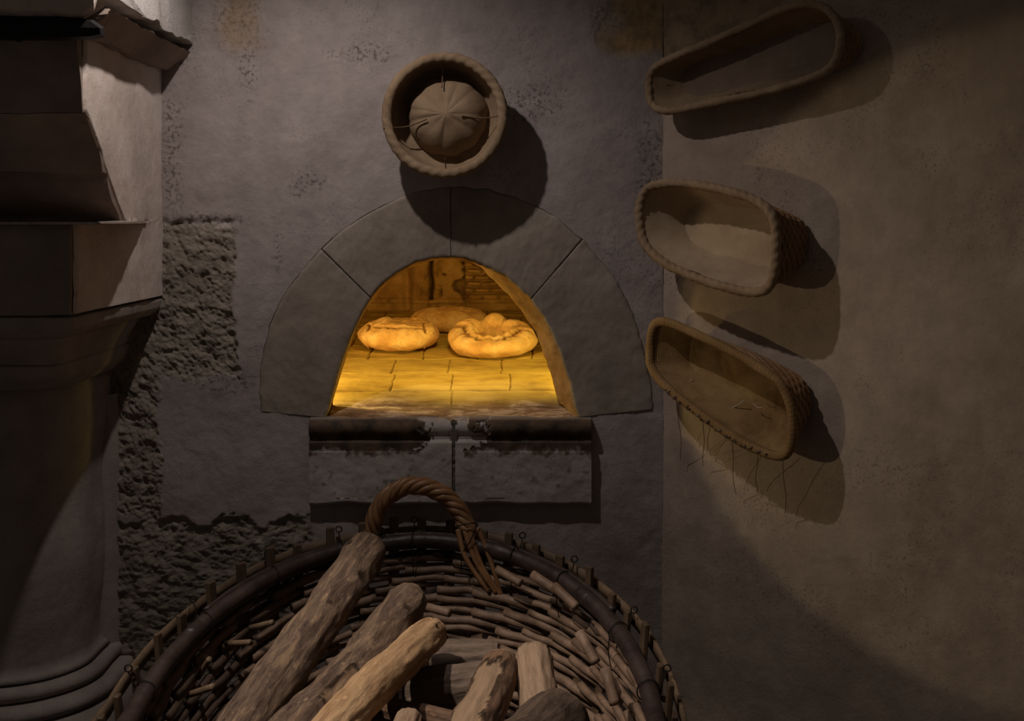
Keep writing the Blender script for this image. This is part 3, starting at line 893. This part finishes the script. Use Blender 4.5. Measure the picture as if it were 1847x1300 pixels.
# ------------------------------------------------------------------ long baskets on the right wall
def to_plane(px, py, h):
    d = Vector(((px - CX) / F, 1.0, (HY - py) / F)); o = Vector((0, 0, H))
    k = (C0.dot(NW) + h - Vector((0, 0, 0)).dot(NW)) / Vector((d.x, d.y, 0)).dot(NW)
    return Vector((0, 0, H)) + d * k
def long_basket(label, rim_px, h, sx, sz, lining, outer, roll, rr, shift=(0, 0), twist=18, wav=0.13, wick=True, name='long_proving_basket', weave=(9, 1.0), rimtilt=None, base=None):
    pts = []
    for q in rim_px:
        hh = h if rimtilt is None else h + rimtilt * (q[0] - 1300) / 150.0
        p = to_plane(q[0], q[1], hh); rel = p - C0
        pts.append(Vector((rel.dot(U), rel.z, rel.dot(NW))))
    n = 420
    loop = resample(catmull(pts, 12, closed=True), n, closed=True)
    c = sum(loop, Vector((0, 0, 0))) / n
    W = lambda u, z, w: C0 + U * u + NW * w + Vector((0, 0, z))
    root = empty(name, W(c.x, c.y, 0.008), label, 'basket', 'long proving baskets on the right wall')
    nl = 56
    def shape(t, f, inset=0.0):
        # t 0 at rim .. 1 at base
        p = loop[f]; k = t ** 1.15
        s1 = 1 - (1 - sx) * k; s2 = 1 - (1 - sz) * k
        du, dz = p.x - c.x, p.y - c.y
        L = sqrt(du * du + dz * dz) or 1
        u = c.x + du * s1 + shift[0] * k - inset * du / L; z = c.y + dz * s2 + shift[1] * k - inset * dz / L
        w = p.z * (1 - t) + 0.010 * t
        return u, z, w
    # outer woven side
    mb = MB(); rows = []
    stakes = max(20, int(n / 8))
    for j in range(nl * 3 + 1):
        t = j / (nl * 3); row = []
        lev = t * h / 0.0085
        li = int(lev); fl = lev - li
        for f in range(n):
            u, z, w = shape(t, f)
            du, dz = u - c.x, z - c.y; L = sqrt(du * du + dz * dz)
            if wick:
                ph = 2 * pi * (f / n) * stakes / 2
                d = 0.0036 * (sin(pi * fl) ** 0.6) * (0.45 + 0.55 * sin(ph + pi * (li % 2)))+ 0.0022 * (sin(pi * fl) ** 0.5) - .002
            else: d = 0.002 * FB((u * 20, z * 20, t * 4), 1, 3)
            row.append(W(u + d * du / L, z + d * dz / L, w))
        rows.append(row)
    b = mb.grid(rows, wrap_u=True)
    mb.fan([b + nl * 3 * n + f for f in range(n)], W(c.x + shift[0], c.y + shift[1], 0.010))
    mb.build('woven_side', outer, root)
    # lining
    mb = MB(); rows = []
    for j in range(31):
        t = j / 30 * 0.86; row = []
        for f in range(n):
            u, z, w = shape(t, f, 0.008)
            du, dz = u - c.x, z - c.y; L = sqrt(du * du + dz * dz)
            d = 0.003 * FB((u * 14, z * 14, w * 14), 1, 3)
            row.append(W(u + d * du / L, z + d * dz / L, w))
        rows.append(row)
    mb.grid(rows, wrap_u=True, flip=True); mb.build('lining', lining, root)
    last = rows[-1]; rows = [last]; mb = MB()
    u0, z0 = c.x + shift[0] * .86, c.y + shift[1] * .86
    for s in (0.97, 0.9, 0.7, 0.5, 0.3, 0.1):
        cc = W(u0, z0, 0.010 + 0.14 * h)
        row = []
        for f in range(n):
            p = cc.lerp(last[f], s); q = 0.0025 * FB(p, 18, 3); row.append(p + NW * (q - (0.004 if s < .95 else 0)))
        rows.append(row)
    b = mb.grid(rows, wrap_u=True, flip=True)
    mb.fan([b + (len(rows) - 1) * n + f for f in range(n)], W(u0, z0, 0.008 + .14 * h), flip=True)
    mb.build('base_lining', base or lining, root)
    # rolled rim
    mb = MB(); rows = []
    Ltot = sum((loop[i] - loop[i - 1]).length for i in range(n)); s = 0
    nt = round(Ltot * twist * 3.2)
    for f in range(n):
        p0, p1 = loop[f - 1], loop[(f + 1) % n]; t = (p1 - p0).normalized()
        nu = Vector((t.y, -t.x, 0)).normalized(); p = loop[f]
        row = []
        for k in range(18):
            bb = 2 * pi * k / 18
            q = rr * (1 + wav * .55 * sin(2 * pi * nt * f / n + 2 * bb) + 0.15 * N((p.x * 30, p.y * 30, k * .4)))
            off = nu * cos(bb) * q
            row.append(W(p.x + off.x, p.y + off.y, p.z + sin(bb) * q))
        rows.append(row)
    mb.grid(rows, wrap_u=True, wrap_v=True); mb.build('rim_roll', roll, root)
    return root, loop, c, W
rim1 = [(1171, 165), (1176, 128), (1215, 103), (1280, 76), (1350, 45), (1410, 18), (1450, 8), (1488, 14), (1512, 45), (1514, 88), (1497, 122), (1455, 143), (1390, 163), (1310, 180), (1240, 195), (1200, 200), (1178, 190)]
b1, *_ = long_basket('long narrow cloth-lined basket, topmost on the right wall, sloping up to the right', rim1, 0.070, 0.92, 0.66, M['linen'], M['wicker'], M['linen'], 0.0075, (0.022, 0.006), base=M['linen_dark'])
rim2 = [(1154, 375), (1168, 340), (1210, 330), (1260, 334), (1320, 346), (1370, 366), (1393, 390), (1400, 430), (1398, 480), (1388, 515), (1362, 527), (1310, 518), (1260, 502), (1205, 478), (1168, 447), (1155, 415)]
b2, *_ = long_basket('deep oblong cloth-lined basket with bare woven end, middle of the three on the right wall', rim2, 0.098, 0.85, 0.60, M['linen_pale'], M['wicker'], M['linen'], 0.0085, (0.028, 0.0))
rim3 = [(1172, 640), (1178, 590), (1200, 580), (1250, 600), (1310, 628), (1365, 660), (1405, 690), (1425, 730), (1430, 780), (1418, 818), (1390, 820), (1340, 798), (1285, 762), (1235, 725), (1195, 690), (1176, 664)]
b3, loop3, c3, W3 = long_basket('ragged brown sacking basket with hanging threads, lowest on the right wall, tilting down', rim3, 0.078, 0.82, 0.62, M['burlap'], M['wicker'], M['burlap_roll'], 0.0085, (0.022, 0.012), 40, 0.06)
# cord and nail hooks, hanging threads
for k, (px, py, L, dx) in enumerate([(1320, 800, 92, 6), (1367, 835, 52, -4), (1281, 782, 32, -8), (1412, 835, 90, 5), (1222, 745, 85, 8), (1268, 765, 75, 2)]):
    mb = MB(); pts = []
    for i in range(9):
        t = i / 8; q = to_plane(px + dx * t + 3 * sin(t * 7 + k) * t, py - 12 + (L + 12) * t, 0.075 - 0.055 * min(1, t * 1.1))
        pts.append(q)
    mb.tube(catmull(pts, 4), 0.0006, 5); mb.build('loose_thread', M['thread'], b3)
for (pts, rad) in (([(1210, 697), (1228, 690), (1250, 685)], .0010), ([(1295, 727), (1320, 735), (1342, 722)], .0012), ([(1358, 727), (1368, 735), (1376, 734)], .0010)):
    mb = MB(); mb.tube(catmull([to_plane(a, b, 0.040) for a, b in pts], 6), rad, 6); mb.build('loose_thread', M['thread_pale'], b3)
# frayed wicker loops along the lower rim of the ragged basket
mb = MB(); random.seed(3)
for k in range(34):
    f = int(len(loop3) * (0.62 + 0.29 * k / 34) + random.uniform(-4, 4)) % len(loop3); p = loop3[f]
    pts = []
    for i in range(5):
        a = pi * i / 4; pts.append(W3(p.x + (i - 2) * 0.004 + random.uniform(-.003, .003), p.y + 0.006 * sin(a) * random.uniform(-1, .9) + .001, p.z + 0.011 * cos(a)))
    mb.tube(catmull(pts, 3), random.uniform(.001, .0022), 6)
mb.build('frayed_wicker', M['lath'], b3)
# cracks of stitching on the two upper baskets
mb = MB(); mb.tube([to_plane(1150, 389, .100), to_plane(1180, 391, .07), to_plane(1215, 391, .04)], .0009, 5); mb.build('cord', M['wire'], b2)
mb = MB(); mb.tube([to_plane(1168, 162, .077), to_plane(1185, 158, .06), to_plane(1208, 153, .04)], .0009, 5); mb.build('cord', M['wire'], b1)

# ------------------------------------------------------------------ log basket
BC = Vector((-0.173, 1.85, 0)); BA, BBk, BBf = 0.386, 0.545, 0.545
def rim(th, dr=0.0, dz=0.0, down=0.0):
    k = 1 - 0.34 * (down / 0.55) ** 1.1
    a, b = (BA + dr) * k, (BBk + dr) * k
    e = sin(th)
    zr = H - 0.724 + 0.117 * e if e > 0 else H - 0.724 + 0.10 * e * e
    zbase = 0.03
    z = zr + dz - down * (zr - zbase) / 0.60
    return Vector((BC.x + a * cos(th), BC.y + b * sin(th), z))
lb = empty('log_basket', (BC.x, BC.y, 0.0), 'large oval woven willow basket full of firewood, standing below the oven', 'basket')
NST = 44
# stakes
random.seed(11)
for k in range(NST):
    th = 2 * pi * (k + random.uniform(-.15, .15)) / NST
    w_ = random.uniform(0.009, 0.012); top = random.uniform(0.026, 0.050); mb = MB(); rows = []
    for i in range(15):
        dn = 0.58 * i / 14 - 0.0
        row = []
        lean = random.uniform(-.001, .001)
        for (s, q) in ((-1, -.0045), (1, -.0045), (1, .0045), (-1, .0045)):
            p = rim(th, 0.020 + q, top if i == 0 else 0, dn if i else 0)
            tg = Vector((-sin(th) * BA, cos(th) * BBk, 0)).normalized()
            row.append(p + tg * s * w_ * (0.85 if i == 0 else 1) + Vector((0, 0, lean)))
        rows.append(row)
    b = mb.grid(rows, wrap_u=True); mb.cap([b + 3, b + 2, b + 1, b]); mb.build('stake', M['stake'], lb, smooth=False, bevel=0.002)
# dark rim rod in lengths, outer lath, inner hoop
def hoop(name, mat, dr, dz, rad, t0=0.0, t1=2 * pi, n=220, seg=14, nz=0.12, flat=None):
    mb = MB(); closed = (t1 - t0) > 6.2
    path = [rim(t0 + (t1 - t0) * i / n, dr + 0.003 * N((i * .07, 1, 1)), dz + 0.003 * N((i * .07, 3, 1))) for i in range(n if closed else n + 1)]
    if flat:
        rows = []
        for i, p in enumerate(path):
            th = t0 + (t1 - t0) * i / n; o = Vector((cos(th), sin(th), 0))
            rows.append([p - o * rad + Vector((0, 0, -flat)), p + o * rad + Vector((0, 0, -flat)), p + o * rad + Vector((0, 0, flat)), p - o * rad + Vector((0, 0, flat))])
        mb.grid(rows, wrap_u=True, wrap_v=closed)
    else:
        mb.tube(path, (lambda t: rad * (1 + nz * N((t * 40, 0, dr * 50)) + 0.10 * max(0, N((t * 13, 5, 1))))), seg, closed=closed)
    return mb.build(name, mat, lb)
splits = [R(-60), R(38), R(122), R(156), R(300)]
for a, b in zip(splits, splits[1:]):
    hoop('rim_rod', M['willow_dark'], -0.004, 0.002, 0.0145, a - R(2), b + R(2), n=int((b - a) * 60), nz=0.10)
hoop('outer_lath', M['lath'], 0.034, 0.010, 0.003, flat=0.011)
# small ribbon above the rod at the back, where stake tops run
hoop('inner_rod', M['willow_dark'], 0.012, 0.010, 0.006, R(30), R(150), n=90, seg=8)
# woven rods
random.seed(5)
mb = MB()
pitch = 2 * pi / NST
row_h = 0.0150
nrows = 34
for r in range(nrows):
    dn = 0.030 + r * row_h
    k = r % 2
    s0 = (0.0 if k else 1.0)
    j = 0.0
    while j < NST - 0.5:
        span = random.choice([2.5, 3.0, 3.0, 3.4])
        a0 = (j + s0 + random.uniform(-.15, .15)) * pitch
        e = sin(a0)
        L = []
        m = 11
        slope = random.uniform(-.006, .006); rad0 = random.uniform(.0055, .0078); zj = random.uniform(-.003, .003)
        for i in range(m):
            t = i / (m - 1); th = a0 + span * pitch * t
            # starts behind a stake, comes inside, its butt ends inside over the next rod
            dr = 0.020 + 0.012 * cos(pi * min(1, t * 1.7)) * (1 if t < .6 else 1) - 0.004 * t
            if t > .59: dr = 0.008 - 0.006 * sin((t - .59) / .41 * pi * .5)
            L.append(rim(th, dr, zj + slope * (t - .5), dn + 0.002 * sin(t * 9)))
        mb.tube(L, (lambda t, q=rad0: q * (0.55 + 0.55 * min(1, t * 2))), 7)
        j += 2.0
ww = mb.build('woven_rods', M['willow'], lb); ww['kind'] = 'stuff'
# horizontal slim rods seen just under the rim
random.seed(9)
mb = MB()
for k in range(26):
    a0 = R(20) + R(145) * k / 26 + random.uniform(-.05, .05)
    L = []; dn0 = random.uniform(0.02, 0.05)
    for i in range(10):
        t = i / 9; L.append(rim(a0 + .42 * t, 0.012 + 0.013 * sin(t * 8 + k), 0, dn0 + 0.006 * sin(t * 3 + k)))
    mb.tube(L, random.uniform(.0035, .006), 6)
mb.build('upper_rods', M['willow_dark'], lb)
# cut butt ends poking inwards
for (px, py, Y, ang, r0) in [(940, 1052, 2.27, -25, .0075), (1005, 1065, 2.20, -28, .0085), (1040, 1095, 2.15, -40, .0085), (1075, 1195, 2.0, -60, .0085), (1110, 1270, 1.93, -75, .009), (812, 1105, 2.28, -5, .008),
                             (492, 1122, 2.16, 25, .005), (452, 1158, 2.11, 15, .005), (378, 1188, 2.04, 60, .005), (385, 1238, 1.98, 30, .0055)]:
    c = P(px, py, Y); d = Vector((cos(R(ang)), -0.55, sin(R(ang)) * .9)).normalized()
    mb = MB(); mb.tube([c - d * 0.055, c - d * .03, c - d * .005, c], r0, 9)
    o = mb.build('cut_end', M['lath'] if px < 600 else M['willow'], lb)
# basket bottom
mb = MB(); ring_ = [rim(2 * pi * i / 60, 0.0, 0, 0.56) for i in range(60)]
b0 = mb.grid([ring_, [p + Vector((0, 0, -.012)) for p in ring_]], wrap_u=True)
mb.fan([b0 + i for i in range(60)], Vector((BC.x, BC.y, ring_[0].z)), flip=True); mb.fan([b0 + 60 + i for i in range(60)], Vector((BC.x, BC.y, ring_[0].z - .012)))
mb.build('base', M['stake'], lb)
# handle: twisted strands
hp = catmull([P(671, 985, 2.395), P(672, 950, 2.395), P(689, 907, 2.395), P(722, 881, 2.395), P(757, 876, 2.395), (P(797, 890, 2.395)), P(826, 918, 2.39), P(842, 948, 2.38), P(850, 972, 2.375)], 14)
hp = resample(hp, 110)
hd = bpy.data.objects.new('handle', None); hd.location = P(757, 960, 2.39) - Vector(lb.location); hd.parent = lb; COL.objects.link(hd)
frames = []
for i, p in enumerate(hp):
    t = (hp[min(i + 1, 109)] - hp[max(i - 1, 0)]).normalized(); nb = Vector((0, -1, 0)); nb = (nb - t * nb.dot(t)).normalized(); frames.append((nb, t.cross(nb)))
for s in range(6):
    L = []
    for i, p in enumerate(hp):
        a = 2 * pi * s / 6 - i * 0.15; nb, bi = frames[i]; q = 0.0105 + 0.001 * sin(i * .3 + s)
        L.append(p + nb * cos(a) * q + bi * sin(a) * q)
    mb = MB(); mb.tube(L, 0.0072, 9); mb.build('strand', M['handle'], hd)
# strand tails fanning down inside the rim on the right
for (x0, y0, x1, y1, xm, ym) in [(826, 955, 882, 1068, 840, 1005), (838, 955, 895, 1070, 858, 1012), (846, 952, 903, 1073, 868, 1018), (862, 952, 905, 1074, 884, 1008)]:
    mb = MB(); mb.tube(catmull([P(x0, y0, 2.365), P(xm, ym, 2.345), P(x1, y1, 2.335)], 8), (lambda t: .0058 * (1 - .35 * t)), 8); mb.build('strand_tail', M['handle'], hd)
# wire bindings of the handle
def wire(pts, rad=0.0013, parent=None, name='wire_tie'):
    mb = MB(); mb.tube(catmull(pts, 6), rad, 6); return mb.build(name, M['wire'], parent or lb)
wire([P(652, 965, 2.365), P(672, 962, 2.37), P(690, 960, 2.375), P(690, 952, 2.40), P(660, 955, 2.41)], 0.0012, hd, 'binding')
wire([P(652, 962, 2.365), P(664, 978, 2.36), P(680, 990, 2.36)], 0.0012, hd, 'binding')
wire([P(820, 950, 2.365), P(840, 945, 2.355), P(858, 943, 2.36), P(862, 948, 2.39)], 0.0012, hd, 'binding')
wire([P(861, 940, 2.355), P(850, 972, 2.345), P(834, 998, 2.345), P(832, 1030, 2.345)], 0.0012, hd, 'binding')
# wire ties: a loop over the rod and an eye above
for thd, sgn in [(92, 1), (62, 1), (46, 1), (24, 1), (112, -1), (131, -1), (152, -1), (174, -1), (6, 1)]:
    th = R(thd); c = rim(th, -0.004, 0.002)
    out = Vector((cos(th), sin(th), 0)); tg = Vector((-sin(th), cos(th), 0))
    pts = []
    for i in range(13):
        a = 2 * pi * i / 12 * 0.93
        pts.append(c + (out * cos(a) + Vector((0, 0, 1)) * sin(a)) * 0.0175 + tg * 0.006 * (i / 12))
    top = c + out * 0.028 + Vector((0, 0, 0.030))
    pts = pts[1:] + [c + out * 0.022 + Vector((0, 0, .016))]
    X = Vector((1, 0, 0)); Z = Vector((0, 0, 1))
    for i in range(11):
        a = -pi / 2 + 2 * pi * i / 10; pts.append(top + X * cos(a) * 0.0055 + Z * (sin(a) * 0.0055 + .004))
    mb = MB(); mb.tube(catmull(pts, 4), 0.0012, 6)
    tail = [c - out * 0.0175, c - out * 0.020 + Vector((0, 0, -.03)), c - out * 0.014 + Vector((0, 0, -.06))] if thd in (92, 62, 46, 24) else None
    if tail: mb.tube(catmull(tail, 5), 0.0010, 5)
    mb.build('wire_tie', M['wire'], lb)

# ------------------------------------------------------------------ firewood
def log(label, a, b, r0, r1, mat, seed=0, bend=(0, 0), knots=(), rag=0.0, flare=None, cutpatch=None, group='firewood logs in the basket', bumps=0.06):
    a, b = Vector(a), Vector(b); ax = b - a; L = ax.length
    q = Vector((0, 0, 1)).rotation_difference(ax.normalized())
    mb = MB(); rows = []; cut = []; kn = []
    nl, ns = max(30, int(L / 0.005)), 64
    def radius(t, th, z):
        r = r0 + (r1 - r0) * t
        if flare: r *= 1 + flare * (t - .5) ** 2 * 2
        r *= 1 + bumps * N((cos(th) * 1.2, sin(th) * 1.2, z * 14 + seed)) + bumps * .8 * N((cos(th) * 2.5, sin(th) * 2.5, z * 30 + seed))
        return r
    def centre(t): return Vector((bend[0] * sin(pi * t) + 0.004 * N((t * 4, seed, 0)), bend[1] * sin(pi * t) + 0.004 * N((t * 4, seed, 5)), 0))
    ends = []
    seq = [(0, 0.0, s) for s in (0.02, .3, .6, .82, .94)] + [(1, i / nl, 1.0) for i in range(nl + 1)] + [(2, 1.0, s) for s in (.94, .82, .6, .3, .02)]
    for kind, t, s in seq:
        row = []
        for k in range(ns):
            th = 2 * pi * k / ns; z = t * L
            r = radius(t, th, z)
            c = centre(t); cv = 0; kv = 0
            if kind == 0: dz = -0.004 * (1 - s) ** .5 + 0.002 * N((k * .3, s * 4, seed)); r *= s; z += dz; cv = 1
            elif kind == 2: dz = 0.005 * (1 - s) ** .5 + 0.003 * N((cos(th) * s * 3, sin(th) * s * 3, seed)); r *= s; z += dz; cv = 1
            else:
                g = 0.0022 * FB((cos(th) * r * 120, sin(th) * r * 120, z * 14 + seed), 1.0, 4)
                r += g
                e = min(t, 1 - t) * L
                r *= 1 - 0.10 * (1 - sstep(0, 0.012, e))
                r += 0.003 * rag * N((th * 2, seed, 0)) * (1 - sstep(0, .03, e))
                for (kt, kth, kr, kh) in knots:
                    dth = (th - kth + pi) % (2 * pi) - pi
                    d = sqrt((dth * r0) ** 2 + ((t - kt) * L) ** 2) / kr
                    if d < 2.2:
                        r += kh * (math.exp(-(d * 1.1) ** 2) - 0.9 * math.exp(-(d * 2.6) ** 2))
                        kv = max(kv, 0.9 * (1 - sstep(0.25, 0.5, d + .12 * N((th * 9, z * 90, 1)))))
                if cutpatch:
                    ct, cth, cl, cw = cutpatch
                    dth = (th - cth + pi) % (2 * pi) - pi
                    d = max(abs(t - ct) * L / cl, abs(dth) * r0 / cw) + .22 * N((th * 5, z * 45, seed))
                    if d < 1:
                        cv = 1; r -= 0.003
                    elif d < 1.14: kv = max(kv, .9)
            row.append(Vector((c.x + r * cos(th), c.y + r * sin(th), z))); cut.append(cv); kn.append(kv)
        rows.append(row)
    b0 = mb.grid(rows, wrap_u=True, flip=False)
    mb.cap([b0 + k for k in range(ns)], flip=True); mb.cap([b0 + (len(rows) - 1) * ns + k for k in range(ns)])
    o = mb.build('firewood_log', mat, attrs={'cut': cut, 'knot': kn})
    o.location = a; o.rotation_mode = 'QUATERNION'; o.rotation_quaternion = q
    tag(o, label, 'log', group); return o

log('longest brown bark log, its knotted tip resting against the rim by the handle', P(375, 1400, 1.72), P(663, 992, 2.30), 0.038, 0.037, M['bark'], 1, (0.004, -0.006), [(.93, 4.0, .022, .006), (.80, 5.6, .030, .010), (.62, 5.0, .012, .004)], bumps=.08)
log('thick brown bark log with a sawn scar, second from the left', P(490, 1370, 1.72), P(738, 1083, 2.20), 0.041, 0.035, M['bark'], 7, (0.006, 0.008), [(.66, 3.3, .018, .008), (.86, 5.2, .02, .006), (.50, 4.4, .012, .004)], cutpatch=(.34, 5.4, .05, .024), bumps=.09)
log('pale peeled log, light orange wood, lying in front of the thick bark log', P(560, 1360, 1.66), P(778, 1142, 2.10), 0.031, 0.029, M['peeled'], 12, (0.0, -0.010), [(.93, 5.2, .014, .004)], bumps=.07)
log('grey smooth-barked log lying crosswise at the back of the pile', P(640, 1200, 2.16), P(898, 1186, 2.16), 0.034, 0.030, M['bark_grey'], 17, bumps=.05)
log('split grey log lying crosswise below the smooth one', P(640, 1262, 2.06), P(888, 1232, 2.06), 0.038, 0.036, M['bark_grey'], 23, bumps=.05)
log('rust-stained log with a torn pale patch of bare wood, right of centre', P(822, 1390, 1.68), P(903, 1202, 1.98), 0.037, 0.031, M['bark_red'], 29, cutpatch=(.48, 4.3, .11, .026), bumps=.06)
log('weathered peeled log standing upright, narrow waist, near the right of the pile', P(985, 1400, 1.78), P(962, 1183, 2.00), 0.036, 0.026, M['peeled_grey'], 31, flare=.35, bumps=.05)
log('dark round-ended log lowest at the right of the pile', P(880, 1420, 1.60), P(1012, 1296, 1.80), 0.052, 0.046, M['bark_dark'], 37, bumps=.07)
log('small pale log end at the bottom between the orange and rust-stained logs', P(700, 1400, 1.68), P(738, 1300, 1.84), 0.024, 0.021, M['peeled_grey'], 41)
log('reddish stick lying under the crosswise logs', P(640, 1262, 1.98), P(850, 1312, 1.90), 0.018, 0.016, M['bark_red'], 43)
random.seed(21)
low = [((x, 1.50 + .05 * (k % 2), .40 + .01 * (k % 3)), (x + .01, 2.04 - .04 * (k % 3), .42)) for k, x in enumerate((-.36, -.27, -.18, -.09, -.0))]
for k, (a, b) in enumerate(low):
    log('dark log buried deep in the basket under the others', a, b, .040, .038, M['bark_dark'], 50 + k * 5, group='buried logs at the bottom of the basket')
